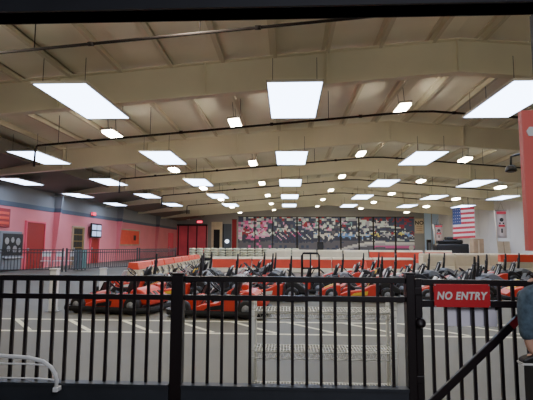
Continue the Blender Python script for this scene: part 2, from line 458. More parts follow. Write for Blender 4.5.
# white reflected arc at the left, built as a bent-tube hoop
t = thing('reflected_hoop', 'white arc-shaped reflection built as a bent-tube hoop with two thin rods', 'rail', (0, 0, 0))
HY = 3.70
pts = [(-3.0, E-1.16), (-3.0, E-1.06), (-2.97, E-.99), (-2.9, E-.94), (-2.75, E-.915), (-2.37, E-.91), (-2.11, E-.922), (-1.99, E-.95), (-1.92, E-.995), (-1.88, E-1.05), (-1.868, E-1.10), (-1.87, E-1.16)]
bm = new(); tube(bm, [(x, HY, z) for x, z in pts], .016, 10); obj('hoop', bm, 'tube', t)
for z, x in ((E-.972, -2.02), (E-1.085, -1.95)):
    bm = new(); tube(bm, [(-2.96, HY, z), (x-.08, HY, z), (x+.07, HY, z-.008)], .007, 8); obj('rod', bm, 'tube', t)
for x in (-3.0, -1.87):
    bm = new(); bx(bm, x-.02, x+.02, HY-.02, FY-.077, E-1.185, E-1.15, bev=.004); obj('bracket', bm, 'tube', t)

# wire rack just behind the fence
t = thing('wire_rack', 'low chrome wire shelving rack behind the fence, three shelves', 'rack', (.305, 4.07, 0))
W2, D2 = .60, .14
for sx in (-1, 1):
    for sy in (-1, 1):
        bm = new(); tube(bm, [(sx*W2, sy*D2, .03), (sx*W2, sy*D2, .82)], .0155, 8)
        for z in (.08, .36, .42, .70, .76): lathe(bm, [(.016, -.008), (.016, .008)], (sx*W2, sy*D2, z), 'z', 8)
        p = obj('post', bm, 'chrome', t)
        bm = new(); lathe(bm, [(.012, 0), (.016, .006), (.012, .03)], (sx*W2, sy*D2, .0), 'z', 8); obj('foot', bm, 'rubber', p)
for z in (.072, .40, .735):
    bm = new()
    for sy in (-1, 1):
        tube(bm, [(-W2, sy*D2, z), (W2, sy*D2, z)], .0065, 6); tube(bm, [(-W2, sy*D2, z-.055), (W2, sy*D2, z-.055)], .0055, 6)
        zz = []; n = 48
        for k in range(n+1): zz.append((-W2+2*W2*k/n, sy*D2, z - (.055 if k % 2 else 0)))
        tube(bm, zz, .0045, 4)
    for sx in (-1, 1):
        tube(bm, [(sx*W2, -D2, z), (sx*W2, D2, z)], .005, 6); tube(bm, [(sx*W2, -D2, z-.055), (sx*W2, D2, z-.055)], .004, 6)
    for k in range(1, 46):
        x = -W2 + 2*W2*k/46; tube(bm, [(x, -D2, z+.004), (x, D2, z+.004)], .0042, 4)
    for y in (-.05, .05): tube(bm, [(-W2, y, z-.004), (W2, y, z-.004)], .004, 5)
    obj('wire_shelf', bm, 'chrome', t)

# ------------------------------------------------------------------ go-karts
def make_kart(label, body, accent, hoop, low=None, cover=None):
    low = low or body; cover = cover or low
    t = thing('go_kart', label, 'go-kart', group='parked go-karts')
    # bumper ring
    L, W, R = 1.02, .64, .26
    path = []
    for cx, cy, a0 in ((L-R, W-R, 0), (-L+R, W-R, 90), (-L+R, -W+R, 180), (L-R, -W+R, 270)):
        for k in range(7):
            a = math.radians(a0+15*k); path.append((cx+R*math.cos(a), cy+R*math.sin(a)))
    bm = new(); n = len(path)
    loops = []
    for sc, z in ((-.075, .045), (0, .045), (.012, .09), (0, .135), (-.075, .135)):
        ring = []
        for i, (x, y) in enumerate(path):
            xa, ya = path[i-1]; xb, yb = path[(i+1) % n]
            nx, ny = (yb-ya), -(xb-xa); l = math.hypot(nx, ny)
            ring.append(bm.verts.new((x+nx/l*sc, y+ny/l*sc, z)))
        loops.append(ring)
    for a, b in zip(loops, loops[1:]+loops[:1]):
        for i in range(n): bm.faces.new((a[i], a[(i+1) % n], b[(i+1) % n], b[i]))
    bmesh.ops.recalc_face_normals(bm, faces=bm.faces)
    obj('bumper', bm, 'rubber', t)
    bm = new(); bx(bm, -.85, .9, -.36, .36, .055, .085); bx(bm, -.9, .8, .36, .40, .06, .10); bx(bm, -.9, .8, -.40, -.36, .06, .10)
    tube(bm, [(.9, -.4, .1), (.9, .4, .1)], .02, 6); tube(bm, [(-.62, -.55, .14), (-.62, .55, .14)], .02, 6); tube(bm, [(.62, -.5, .13), (.62, .5, .13)], .018, 6)
    obj('chassis', bm, 'grey', t)
    # nose cone
    bm = new(); prof = [(.42, .10), (.94, .10), (.95, .17), (.78, .27), (.50, .36), (.42, .34)]
    prism(bm, prof, -.30, .30, bev=.02); nose = obj('nose_cone', bm, body, t)
    bm = new(); box(bm, (.66, 0, .325), (.30, .26, .012), Matrix.Rotation(math.radians(21), 3, 'Y')); obj('nose_stripe', bm, accent, nose)
    # front number panel
    bm = new(); box(bm, (.36, 0, .47), (.03, .26, .20), Matrix.Rotation(math.radians(-28), 3, 'Y'), 0, .012); obj('front_panel', bm, 'white' if accent == 'white' else 'black', t)
    # side pods
    for s in (-1, 1):
        bm = new(); prof = [(-.42, .12), (.42, .12), (.43, .17), (.27, .23), (-.05, .27), (-.28, .38), (-.44, .40)]
        prism(bm, prof, s*.38, s*.60, bev=.02); pod = obj('side_pod', bm, low, t)
        bm = new(); prism(bm, [(-.18, .16), (.20, .14), (.12, .20), (-.20, .25)], s*.60, s*.612); obj('pod_decal', bm, accent, pod)
    # engine cover
    bm = new(); prism(bm, [(-.97, .16), (-.50, .16), (-.47, .40), (-.58, .48), (-.74, .44), (-.97, .28)], -.40, .40, bev=.035); cov = obj('engine_cover', bm, cover, t)
    for k in range(3):
        bm = new(); box(bm, (-.855, -.2+.2*k, .365), (.10, .10, .012), Matrix.Rotation(math.radians(-35), 3, 'Y')); obj('vent', bm, 'black', cov)
    # wheels
    for x, y, r, w in ((-.64, .525, .165, .20), (-.64, -.525, .165, .20), (.64, .535, .15, .14), (.64, -.535, .15, .14)):
        bm = new(); lathe(bm, [(r*.55, -w/2), (r*.9, -w/2), (r, -w*.36), (r, w*.36), (r*.9, w/2), (r*.55, w/2)], (x, y, r), 'y', 18)
        wh = obj('wheel', bm, 'rubber', t)
        bm = new(); s = 1 if y > 0 else -1
        lathe(bm, [(r*.52, w/2-.03), (r*.5, w/2+.004), (r*.2, w/2+.004), (r*.16, w/2+.02), (.005, w/2+.02)] if s > 0 else [(r*.52, -w/2+.03), (r*.5, -w/2-.004), (r*.2, -w/2-.004), (r*.16, -w/2-.02), (.005, -w/2-.02)], (x, y, r), 'y', 12)
        obj('hub', bm, 'grey', wh)
    # bucket seat
    bm = new(); prof = [(.18, .22), (.05, .14), (-.15, .12), (-.28, .18), (-.37, .36), (-.44, .54), (-.47, .68)]
    wid = [.17, .20, .20, .20, .20, .19, .14]; g_ = []
    for (px, pz), w in zip(prof, wid):
        row = []
        for k in range(7):
            u = -1 + k/3; lift = (abs(u)**3)
            row.append(bm.verts.new((px + .10*lift*(1 if pz > .3 else .3), u*w, pz + (.14*lift if pz < .3 else .0))))
        g_.append(row)
    for a, b in zip(g_, g_[1:]):
        for k in range(6): f = bm.faces.new((a[k], a[k+1], b[k+1], b[k])); f.smooth = True
    bmesh.ops.recalc_face_normals(bm, faces=bm.faces)
    bmesh.ops.solidify(bm, geom=bm.faces[:], thickness=.025)
    st = obj('seat', bm, 'seat', t)
    if hoop is None: pass
    elif hoop:
        bm = new()
        for sy in (-.2, .2):
            tube(bm, [(-.66, sy, .36), (-.66, sy, 1.02), (-.62, sy, 1.08), (-.22, sy, 1.08), (-.18, sy, 1.02), (-.18, sy, .30)], .026, 8)
            tube(bm, [(-.42, sy, .40), (-.42, sy, 1.08)], .02, 6); tube(bm, [(-.66, sy, .66), (-.18, sy, .66)], .018, 6)
        for px in (-.62, -.22): tube(bm, [(px, -.2, 1.08), (px, .2, 1.08)], .024, 8)
        obj('roll_hoop', bm, 'black', t)
    else:
        bm = new(); prism(bm, [(-.50, .46), (-.585, .46), (-.62, .80), (-.618, 1.04), (-.585, 1.055), (-.565, .82)], -.04, .04, bev=.01); hd = obj('headrest_post', bm, 'seat', t)
        bm = new(); box(bm, (-.575, 0, .80), (.05, .15, .13), None, 0, .02); obj('headrest', bm, 'seat', hd)
    # steering
    bm = new(); tube(bm, [(.45, 0, .16), (.14, 0, .50)], .016, 8); obj('steering_column', bm, 'metal', t)
    bm = new(); c = Vector((.12, 0, .52)); n_ = Vector((.66, 0, -.75)).normalized(); u = Vector((0, 1, 0)); v = n_.cross(u)
    tube(bm, [tuple(c + (u*math.cos(2*PI*k/20)+v*math.sin(2*PI*k/20))*.145) for k in range(20)], .017, 7, closed=True)
    for a in (0, 2.1, 4.2): tube(bm, [tuple(c), tuple(c + (u*math.cos(a)+v*math.sin(a))*.14)], .010, 5)
    obj('steering_wheel', bm, 'black', t)
    # engine block and battery boxes either side of the seat
    bm = new(); bx(bm, -.46, -.16, -.36, -.21, .09, .30, bev=.015)
    for k in range(4): bx(bm, -.44+.07*k, -.41+.07*k, -.365, -.205, .30, .36)
    obj('motor', bm, 'metal', t)
    bm = new(); bx(bm, -.42, .08, .22, .36, .09, .26, bev=.015); obj('battery_box', bm, 'grey', t)
    for s in (-1, 1):
        bm = new(); tube(bm, [(-.46, s*.10, .72), (-.40, s*.11, .62), (-.28, s*.08, .34), (-.12, s*.05, .17)], .016, 5); obj('harness_strap', bm, 'yellow' if accent == 'yellow' else 'white', t)
    return t
D = math.radians
def at(px, y, k=.57): return (px-288)/451*y - k          # a kart whose seat post stands at this bearing
lanes = [
    ('front lane', [(-3.36, 9.05, 169, 4), (-1.26, 8.68, 175, 4)]),
    ('second lane', [(-2.72, 11.3, 175, 0), (-.50, 11.25, 176, 1), (1.72, 11.3, 175, 0), (3.94, 11.3, 176, 1), (6.16, 11.35, 175, 0)]),
    ('third lane', [(at(157, 12.95), 12.9, 175, 1), (at(238, 12.95), 12.95, 176, 2), (at(316, 12.95), 12.9, 176, 3), (at(393, 12.95), 12.95, 176, 1), (at(471, 12.95), 12.9, 175, 2), (at(549, 12.95), 12.95, 175, 0)]),
    ('fourth lane', [(at(204, 14.6), 14.6, 175, 2), (at(273, 14.6), 14.55, 176, 1), (at(342, 14.6), 14.6, 175, 2), (at(411, 14.6), 14.55, 176, 1), (at(480, 14.6), 14.6, 175, 2)]),
    ('fifth lane', [(at(212, 16.25), 16.25, 175, 1), (at(276, 16.25), 16.2, 176, 2), (at(362, 16.25), 16.25, 175, 1), (at(425, 16.25), 16.2, 176, 2), (at(498, 16.25), 16.25, 175, 1)]),
    ('rear lane', [(at(265, 17.9), 17.9, 175, 2), (at(377, 17.9), 17.9, 176, 1), (at(440, 17.9), 17.9, 175, 2), (at(511, 17.9), 17.9, 176, 2)]),
]
protos = {}
specs = {0: ('red', 'yellow', False, 'red', 'seat'), 1: ('red', 'white', False, 'red', 'seat'), 2: ('white', 'red', False, 'seat', 'grey'), 3: ('red', 'white', True, 'red', 'seat'), 4: ('red', 'black', None, 'red', 'red')}
desc = {0: 'red go-kart with yellow stripes and black seat', 1: 'red go-kart with white stripes and black seat',
        2: 'black go-kart with white nose and red stripes', 3: 'red go-kart with a tall black roll hoop', 4: 'red go-kart with red rear cover'}
extra = {(0, 0): 'beside the pale bollard', (0, 1): 'right one of two'}
for li, (ln, ks) in enumerate(lanes):
    for i, (x, y, a, k) in enumerate(ks):
        lab = '%s, %s, %s' % (desc[k], ln, extra.get((li, i), ORD[i] + ' from the left' if i < len(ks)-1 else 'rightmost'))
        if k not in protos:
            o = protos[k] = make_kart(lab, *specs[k]); o.location = (x, y, 0); o.rotation_euler = (0, 0, D(a))
            if li == 0: o.scale = (.91, .95, 1)
        else: dup(protos[k], (x, y, 0), D(a), lab, None, (.91, .95, 1) if li == 0 else (1, 1, 1))

# ------------------------------------------------------------------ track barriers
def make_barrier(kind):
    """1.9 m long block along local x"""
    t = thing('track_barrier', '', 'barrier', group='track barrier blocks')
    H = .70
    lay = {'red': ('cream', 'orange', 'cream'), 'cream': ('cream', 'cream', 'cream'), 'arrow': ('cream', 'cream', 'orange'), 'full': ('orange', 'orange', 'cream'), 'redtop': ('cream', 'cream', 'orange')}[kind]
    z = [0, .20, .60, .70] if kind not in ('arrow', 'redtop') else [0, .2, .42, .70]
    nm = ('base', 'band', 'cap')
    for k in range(3):
        d0 = .26 if k == 0 else .21 if k == 1 else .23
        d1 = .21 if k == 0 else .21 if k == 1 else .16
        bm = new(); v = []
        for zz, d_ in ((z[k], d0), (z[k+1], d1)):
            for sx, sy in ((-1, -1), (1, -1), (1, 1), (-1, 1)): v.append(bm.verts.new((sx*.945, sy*d_, zz)))
        for q in ((3, 2, 1, 0), (4, 5, 6, 7), (0, 1, 5, 4), (1, 2, 6, 5), (2, 3, 7, 6), (3, 0, 4, 7)): bm.faces.new([v[i] for i in q])
        bmesh.ops.bevel(bm, geom=bm.edges[:], offset=.025, segments=2, affect='EDGES', profile=.5)
        p = obj(nm[k], bm, lay[k], t)
        if kind == 'arrow' and k == 0:
            for s in (-1, 1):
                for c in (-.5, .3):
                    bm = new()
                    for (za, zb, xo) in ((.04, .2, .0), (.2, .38, 1.)):
                        x0, x1 = (c, c+.2) if not xo else (c+.2, c)
                        quad(bm, [(x0, s*.268, za), (x0+.26, s*.268, za), (x1+.26, s*(.222 if not xo else .216), zb), (x1, s*(.222 if not xo else .216), zb)])
                    bmesh.ops.remove_doubles(bm, verts=bm.verts, dist=.06); obj('chevron', bm, 'black', p)
    return t
bproto = {}
def barrier(kind, loc, rz, label, scale=None):
    if kind not in bproto:
        o = bproto[kind] = make_barrier(kind); o.location = loc; o.rotation_euler = (0, 0, rz); o['label'] = label
        o_ = o
    else: o_ = dup(bproto[kind], loc, rz, label)
    o_.scale = scale or (1, 1, 1)
for k in bproto: pass
# left run going away from the karts
n = 7; a, b = Vector((-5.62, 16.3)), Vector((-6.1, 30.5)); d = (b-a)
rz = math.atan2(d.y, d.x)
for i in range(n):
    p = a + d*((i+.5)/n)
    barrier('arrow', (p.x, p.y, 0), rz, 'red topped white barrier with black chevrons, left run, %s from the near end' % ORD[i], (1, 1, .93))
# run straight behind the karts
x = -2.72; i = 0
while x < 6.0:
    barrier('red', (x, 22.3, 0), 0, 'cream barrier block with wide red band behind the karts, %s from the left' % ORD[i], (1, 1, 1.03)); x += 1.95; i += 1
# far run
x = -.7; i = 0; j = 0
while x < 12.6:
    full = x > 7.3
    barrier('full' if full else 'cream', (x, 36 - (.25*(x-7.3) if full else 0), 0), -.13*(1 if full else 0),
            ('all red barrier block with cream top below the wall mural, %s from the left' % ORD[j]) if full else ('plain cream barrier block below the wall mural, %s from the left' % ORD[i]), (1, 1, 1.36))
    if full: j += 1
    else: i += 1
    x += 2.02
# right cream run, curved
pts = [(7.9, 24.5), (9.87, 25.0), (11.85, 25.1), (13.85, 24.75)]
for i, (x, y) in enumerate(pts):
    barrier('cream', (x, y, 0), (.3, .15, -.1, -.3)[i], 'plain cream barrier block behind the karts under the flag, %s from the left' % ORD[i], (1, 1, 1.3))
for i, (x, y) in enumerate([(11.4, 22.9), (13.4, 22.75)]):
    barrier('redtop', (x, y, 0), -.07, 'red topped cream barrier block at the right behind the karts, %s' % ('inner one' if i == 0 else 'outer one'), (1, 1, 1.28))
# painted tyre stacks
bm = new()
def torus(bm, z, R=.2, r=.105, n=16, m=8):
    rings = []
    for i in range(n):
        a = 2*PI*i/n
        rings.append([bm.verts.new(((R+r*math.cos(2*PI*j/m))*math.cos(a), (R+r*math.cos(2*PI*j/m))*math.sin(a), z+r*math.sin(2*PI*j/m))) for j in range(m)])
    for i in range(n):
        for j in range(m):
            f = bm.faces.new((rings[i][j], rings[(i+1) % n][j], rings[(i+1) % n][(j+1) % m], rings[i][(j+1) % m])); f.smooth = True
torus(bm, .105); ty = {}
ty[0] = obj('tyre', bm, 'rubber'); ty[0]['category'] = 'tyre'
bm = new(); torus(bm, .105); ty[1] = obj('tyre', bm, 'cream2'); ty[1]['category'] = 'tyre'
used = set()
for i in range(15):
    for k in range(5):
        m_ = 0 if k == 0 else 1  # black bottom tyre stands in for the shadow band under the row
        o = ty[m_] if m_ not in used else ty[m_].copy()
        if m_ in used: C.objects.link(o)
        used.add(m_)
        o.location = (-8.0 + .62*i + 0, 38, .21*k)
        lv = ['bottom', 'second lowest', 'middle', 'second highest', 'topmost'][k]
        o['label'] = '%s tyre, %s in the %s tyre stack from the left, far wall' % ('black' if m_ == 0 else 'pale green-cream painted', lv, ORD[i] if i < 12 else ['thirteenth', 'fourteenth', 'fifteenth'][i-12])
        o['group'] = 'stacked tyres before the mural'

# black box on the far barrier
t = thing('speaker_box', 'black upright box standing on the far cream barrier', 'box', (2.6, 36, .955))
bm = new(); bx(bm, -.24, .24, -.14, .14, 0, .62, bev=.02); obj('cabinet', bm, 'black', t)
bm = new(); bx(bm, -.2, .2, -.15, -.14, .06, .5); bx(bm, -.2, .2, -.15, -.14, .53, .57); obj('grille', bm, 'seat', t)
t = thing('traffic_cone', 'small orange cone standing behind the karts', 'cone', (3.3, 19.4, 0))
bm = new(); lathe(bm, [(.15, .03), (.13, .05), (.03, .62), (.02, .64)], (0, 0, 0), 'z', 14); obj('cone_body', bm, 'orange', t)
bm = new(); bx(bm, -.18, .18, -.18, .18, 0, .03, bev=.008); obj('base', bm, 'orange', t)

# ------------------------------------------------------------------ left side: pit fence, bollards, wall items
def bollard(loc, label, h, w):
    t = thing('bollard', label, 'bollard', loc, 0, 'pale bollards')
    bm = new(); bx(bm, -w/2, w/2, -w/2, w/2, .012, h, bev=.012); obj('shaft', bm, 'tube', t)
    bm = new(); bx(bm, -w/2-.012, w/2+.012, -w/2-.012, w/2+.012, h, h+.03, bev=.008); obj('cap', bm, 'white', t)
    bm = new(); bx(bm, -w*.8, w*.8, -w*.8, w*.8, 0, .014); obj('base_plate', bm, 'metal', t)
bollard((-4.56, 8.75, 0), 'pale cream square bollard left of the front kart', .80, .13)
bollard((-4.68, 11.4, 0), 'pale bollard standing behind the leftmost kart', .68, .14)
pit = [(-13.4, 20.0), (-10.6, 21.2), (-8.3, 25.0), (-7.4, 30.0)]
secs = ['by the red double door', 'beside the teal locker', 'farthest, behind the red topped barriers']
for i in range(3):
    a, b = Vector(pit[i]), Vector(pit[i+1]); d = b-a; L = d.length
    t = thing('pit_fence', 'dark grey picket fence section along the red wall, ' + secs[i], 'fence', (a.x, a.y, 0), math.atan2(d.y, d.x), 'pit fence sections')
    for z in (1.04, .9, .12):
        bm = new(); bx(bm, .06, L-.06, -.02, .02, z-.02, z+.02); obj('rail', bm, 'pit', t)
    for x in (0.09, L-.09):
        bm = new(); bx(bm, x-.03, x+.03, -.03, .03, 0, 1.12); obj('post', bm, 'pit', t)
    nb = min(90, int(L/.13))
    for k in range(1, nb):
        bm = new(); bx(bm, k*L/nb-.012, k*L/nb+.012, -.012, .012, .12, 1.02); obj('bar', bm, 'pit', t)
t = thing('locker', 'tall teal-grey locker behind the pit fence', 'locker', (-10.55, 22.7, 0))
bm = new(); bx(bm, -.24, .24, -.22, .22, .06, 1.05, bev=.012); obj('body', bm, 'teal', t)
for x in (-.12, .12):
    bm = new(); bx(bm, x-.10, x+.10, -.235, -.22, .1, 1.0, bev=.004); d_ = obj('door', bm, 'grey', t)
    bm = new(); bx(bm, x+.05, x+.065, -.26, -.235, .5, .62); obj('handle', bm, 'metal', d_)
bm = new()
for sx in (-.2, .2):
    for sy in (-.18, .18): bx(bm, sx-.02, sx+.02, sy-.02, sy+.02, 0, .06)
obj('foot', bm, 'black', t)
# chairs behind the pit fence
def chair(loc, rz, label, first=[]):
    if first: return dup(first[0], loc, rz, label)
    t = thing('metal_chair', label, 'chair', loc, rz, 'chairs behind the pit fence'); first.append(t)
    bm = new(); bx(bm, -.22, .22, -.22, .22, .44, .47, bev=.01); obj('seat', bm, 'white', t)
    bm = new(); box(bm, (0, .22, .8), (.42, .025, .26), Matrix.Rotation(-.12, 3, 'X'), 0, .01); obj('backrest', bm, 'white', t)
    for sx in (-.2, .2):
        bm = new(); tube(bm, [(sx, -.2, 0), (sx, -.2, .45)], .014, 6); obj('leg', bm, 'metal', t)
        bm = new(); tube(bm, [(sx, .22, 0), (sx, .2, .46), (sx, .24, .92)], .014, 6); obj('leg', bm, 'metal', t)
for i, x in enumerate((-12.3, -11.75, -11.2)):
    chair((x, 22.6+.25*i, 0), .3-.2*i, 'white metal chair behind the pit fence, %s' % ('nearest the red double door', 'middle one', 'nearest the teal locker')[i])
# machine at the left wall
t = thing('game_machine', 'dark grey upright machine with pale graphics at the left wall', 'machine', (XL+.2, 21.5, 0))
bm = new(); bx(bm, -.19, .16, -1.05, .70, .05, E+.62, bev=.03); obj('cabinet', bm, 'grey', t)
bm = new(); bx(bm, .16, .175, -.85, .75, .75, E+.5); fg = obj('front_graphic', bm, 'black', t)
for (y, z, r_) in ((-.55, 1.45, .17), (-.1, 1.5, .14), (.35, 1.42, .19), (-.4, 1.08, .15), (.1, 1.05, .18), (.5, 1.0, .12)):
    bm = new(); lathe(bm, [(r_, .176), (r_*.9, .184)], (0, y, z), 'x', 9); obj('printed_shape', bm, 'metal', fg)
bm = new(); bx(bm, .16, .28, -.8, .7, .6, .68, bev=.02); obj('shelf', bm, 'metal', t)
# red hanging sign at far left
t = thing('wall_sign', 'red banner sign high on the left wall above the grey machine', 'sign', (XL, 0, 0))
bm = new(); bx(bm, .02, .12, 20.3, 21.5, E+.8, E+1.72, bev=.02); obj('panel', bm, 'darkred', t)
bm = new()
for k in range(3): bx(bm, .12, .13, 20.4, 21.4, E+.95+.24*k, E+1.08+.24*k)
obj('stripe', bm, 'red', t)
# television
t = thing('television', 'wall mounted screen with pale blue picture above a red door', 'television', (XL, 31.3, E+.97))
bm = new(); bx(bm, .16, .26, -.85, .85, -.5, .5, bev=.02); obj('case', bm, 'black', t)
bm = new()
for y in (-.40, .40):
    for z in (-.22, .22): bx(bm, .26, .268, y-.34, y+.34, z-.17, z+.17)
obj('screen', bm, 'screen', t)
bm = new(); bx(bm, 0.0, .17, -.12, .12, -.12, .12); bx(bm, 0, .03, -.2, .2, -.25, .25); obj('bracket', bm, 'black', t)
def glow(loc, label, axis):
    t = thing('exit_sign', label, 'sign', loc, 0, 'small glowing red signs')
    bm = new(); s = (.12, .55, .26) if axis == 'x' else (.75, .12, .36)
    box(bm, (0, 0, 0), s, None, 0, .02); obj('housing', bm, 'darkred', t)
    bm = new()
    if axis == 'x': box(bm, (.065, 0, 0), (.012, .48, .2), None, 0, .002); box(bm, (0, -.28, 0), (.08, .012, .2), None, 0, .002)
    else: box(bm, (0, -.065, 0), (.66, .012, .28), None, 0, .002)
    obj('face', bm, 'glowred', t)
glow((XL+.12, 31.0, E+2.13), 'small glowing red sign on the left wall above the screen', 'x')
glow((-10.85, YB-.12, E+2.85), 'dim red sign high on the far wall in the left corner', 'y')
# framed red picture on left wall
t = thing('wall_picture', 'wide orange-red framed picture on the left wall', 'picture', (XL, 38.7, E+.62))
bm = new(); bx(bm, .02, .06, -2.4, 2.4, -.62, .62, bev=.01); obj('canvas', bm, 'orange', t)
bm = new()
for a in ((-2.5, -2.38, -.7, .7), (2.38, 2.5, -.7, .7), (-2.4, 2.4, .6, .7), (-2.4, 2.4, -.7, -.6)): bx(bm, .0, .09, *a)
obj('frame', bm, 'tan', t)
bm = new(); bx(bm, .06, .07, .9, 1.5, -.25, .2); obj('dark_shape', bm, 'black', t)
# thermostat-like heater and dark fan in the far-left corner
t = thing('wall_unit', 'small white unit high in the far left corner', 'unit', (-12.3, YB-.15, E+3.45))
bm = new(); bx(bm, -.18, .18, -.15, .15, -.38, .38, bev=.03); obj('case', bm, 'white', t)
bm = new(); bx(bm, -.13, .13, -.158, -.15, -.3, .1); obj('grille', bm, 'grey', t)
t = thing('ceiling_speaker', 'dark loudspeaker high near the far left corner', 'loudspeaker', (-10.6, YB-.3, E+3.75))
bm = new(); lathe(bm, [(.3, -.28), (.42, -.1), (.42, .1), (.2, .3)], (0, 0, 0), 'y', 16); obj('horn', bm, 'dark_grey', t)
bm = new(); bx(bm, -.06, .06, -.05, .3, .3, .5); obj('bracket', bm, 'black', t)
# vertical dark red banner
t = thing('tall_banner', 'narrow dark red vertical banner on the far wall left of the mural', 'banner', (-6.55, YB-.03, E+1.2))
bm = new(); bx(bm, -.28, .28, -.02, .02, -1.9, 1.95); obj('cloth', bm, 'darkred', t)
bm = new(); tube(bm, [(-.34, 0, 1.97), (.34, 0, 1.97)], .025, 6); obj('rod', bm, 'black', t)
t = thing('round_lamp', 'small bright bluish lamp on the dark far door', 'lamp', (-7.42, YB-.18, E+.45))
bm = new(); lathe(bm, [(.1, -.05), (.24, -.04), (.24, .02), (.1, .06)], (0, 0, 0), 'y', 14); obj('lens', bm, 'glowblue', t)
bm = new(); bx(bm, -.1, .1, .05, .1, -.1, .1); obj('mount', bm, 'black', t)

# ------------------------------------------------------------------ far wall mural
t = thing('race_mural', 'long photo mural of racing karts and crowd on the far wall', 'mural', (0, 0, 0))
edges = [-6.1, -4.0, -1.8, 1.18, 3.85, 6.5, 8.7, 10.45, 13.1, 15.4]
zt, zb = E+3.45, E-.6
PAL = {'dk': (.035, .04, .065), 'nv': (.07, .09, .17), 'bl': (.10, .20, .46), 'lb': (.36, .46, .60), 'wh': (.56, .57, .62), 'pk': (.50, .22, .36),
       'rd': (.36, .05, .08), 'mg': (.38, .08, .22), 'tn': (.34, .27, .22), 'gr': (.15, .15, .19), 'gy': (.25, .25, .30), 'tl': (.14, .26, .28), 'yl': (.45, .38, .12)}
PK = list(PAL)
for q in PK: M['mp_'+q] = mat('mural_'+q, tuple(min(.9, c*(1.2 if q in ('gr', 'nv', 'rd') else 2.2)) for c in PAL[q]), .7)
rnd = random.Random(11)
crowd = []                                   # karts and people of the print: (x, z, half width, half height, colour)
for k in range(62):                          # row of racing karts
    x = rnd.uniform(-5.8, 15.2); far = max(0., min(1., (x-3)/10.)); z = 1.05 + .2*far + rnd.uniform(-.25, .3); sz = .78 - .36*far
    body = rnd.choice(['pk', 'rd', 'wh', 'lb', 'mg'] if x < 1 else ['wh', 'bl', 'lb', 'bl', 'wh', 'tl'] if x < 10 else ['bl', 'wh', 'rd', 'yl', 'gy'])
    crowd += [(x, z+.12*sz, sz, .42*sz, body), (x-.55*sz, z-.35*sz, .34*sz, .34*sz, 'dk'), (x+.55*sz, z-.35*sz, .34*sz, .34*sz, 'dk'), (x+.1, z+.6*sz, .24*sz, .26*sz, rnd.choice(['wh', 'dk', 'rd', 'lb', 'nv'])), (x, z+.28*sz, .4*sz, .12*sz, rnd.choice(['dk', 'wh', 'nv']))]
for k in range(130):                         # spectators and flags behind
    x = rnd.uniform(-6, 12.5)
    crowd.insert(0, (x, rnd.uniform(1.8, 3.0), rnd.uniform(.12, .34), rnd.uniform(.1, .22), rnd.choice(['wh', 'pk', 'rd', 'lb', 'nv', 'dk', 'tl', 'gy', 'mg'] if x < 8 else ['gy', 'lb', 'wh', 'dk'])))
def paint(x, z):
    if x > 6 and z < -.48 + 1.02*math.sin(min(PI*.62, (x-6)*.30)):        # pale curved kerb sweeping across the right panels
        e_ = -.48 + 1.02*math.sin(min(PI*.62, (x-6)*.30)) - z
        return 'wh' if e_ < .3 else ('gy' if e_ < .5 else 'mg' if x > 10.5 and e_ < .75 else 'gr')
    if -1.6 < x < 3.2 and abs(z-1.0) < .75 - .2*abs(x-.8)*.5 and z < 1.9 and (x*1.7+z*2.1) % 1.3 > .28: return 'dk' if (x*2.3+z) % .9 > .3 else 'nv'
    for cx, cz, w_, h_, c in reversed(crowd):
        if ((x-cx)/w_)**2 + ((z-cz)/h_)**2 < 1: return c
    h = math.sin(int(x*3.1+50)*12.99 + int(z*4.3+20)*78.23)*43758.5; h -= math.floor(h)
    if z < .55: return 'gr' if h > .2 else ('nv' if x > -2 else 'mg')
    if x > 8.5 and z > 2.15 + .1*(13-x): return 'lb' if z < 2.55+.22*(12-x) else ('nv' if h < .6 else 'rd')
    if z > 3.0: return 'nv' if h < .4 else 'rd' if h < .55 and x < 5 else 'gy' if h < .75 else 'lb'
    if x < -2.5: return 'mg' if h < .5 else 'pk' if h < .7 else 'nv'
    return 'nv' if h < .45 else 'dk' if h < .75 else 'gr' if h < .9 else 'lb'
for a, b in zip(edges, edges[1:]):
    bm = new(); nx = max(4, int((b-a)/.15)); nz = 27; y = YB-.07
    vs = [[bm.verts.new((a+.05+(b-a-.1)*i/nx, y, zb+(zt-zb)*j/nz)) for i in range(nx+1)] for j in range(nz+1)]
    for j in range(nz):
        for i in range(nx):
            f = bm.faces.new((vs[j][i], vs[j][i+1], vs[j+1][i+1], vs[j+1][i]))
            f.material_index = PK.index(paint(a+(b-a)*(i+.5)/nx, zb+(zt-zb)*(j+.5)/nz-E))
    obj('mural_panel', bm, ['mp_'+q for q in PK], t)
for x in edges[1:-1]:
    bm = new(); w = .09 if x > 1 else .06; bx(bm, x-w, x+w, YB-.13, YB-.02, zb-.3, zt); obj('mullion', bm, 'black', t)
bm = new(); bx(bm, edges[0], edges[-1], YB-.11, YB-.02, zt, zt+.08); obj('top_rail', bm, 'black', t)
bm = new(); bx(bm, edges[0], edges[-1], YB-.11, YB-.02, zb-.3, zb); obj('bottom_rail', bm, 'dark_grey', t)

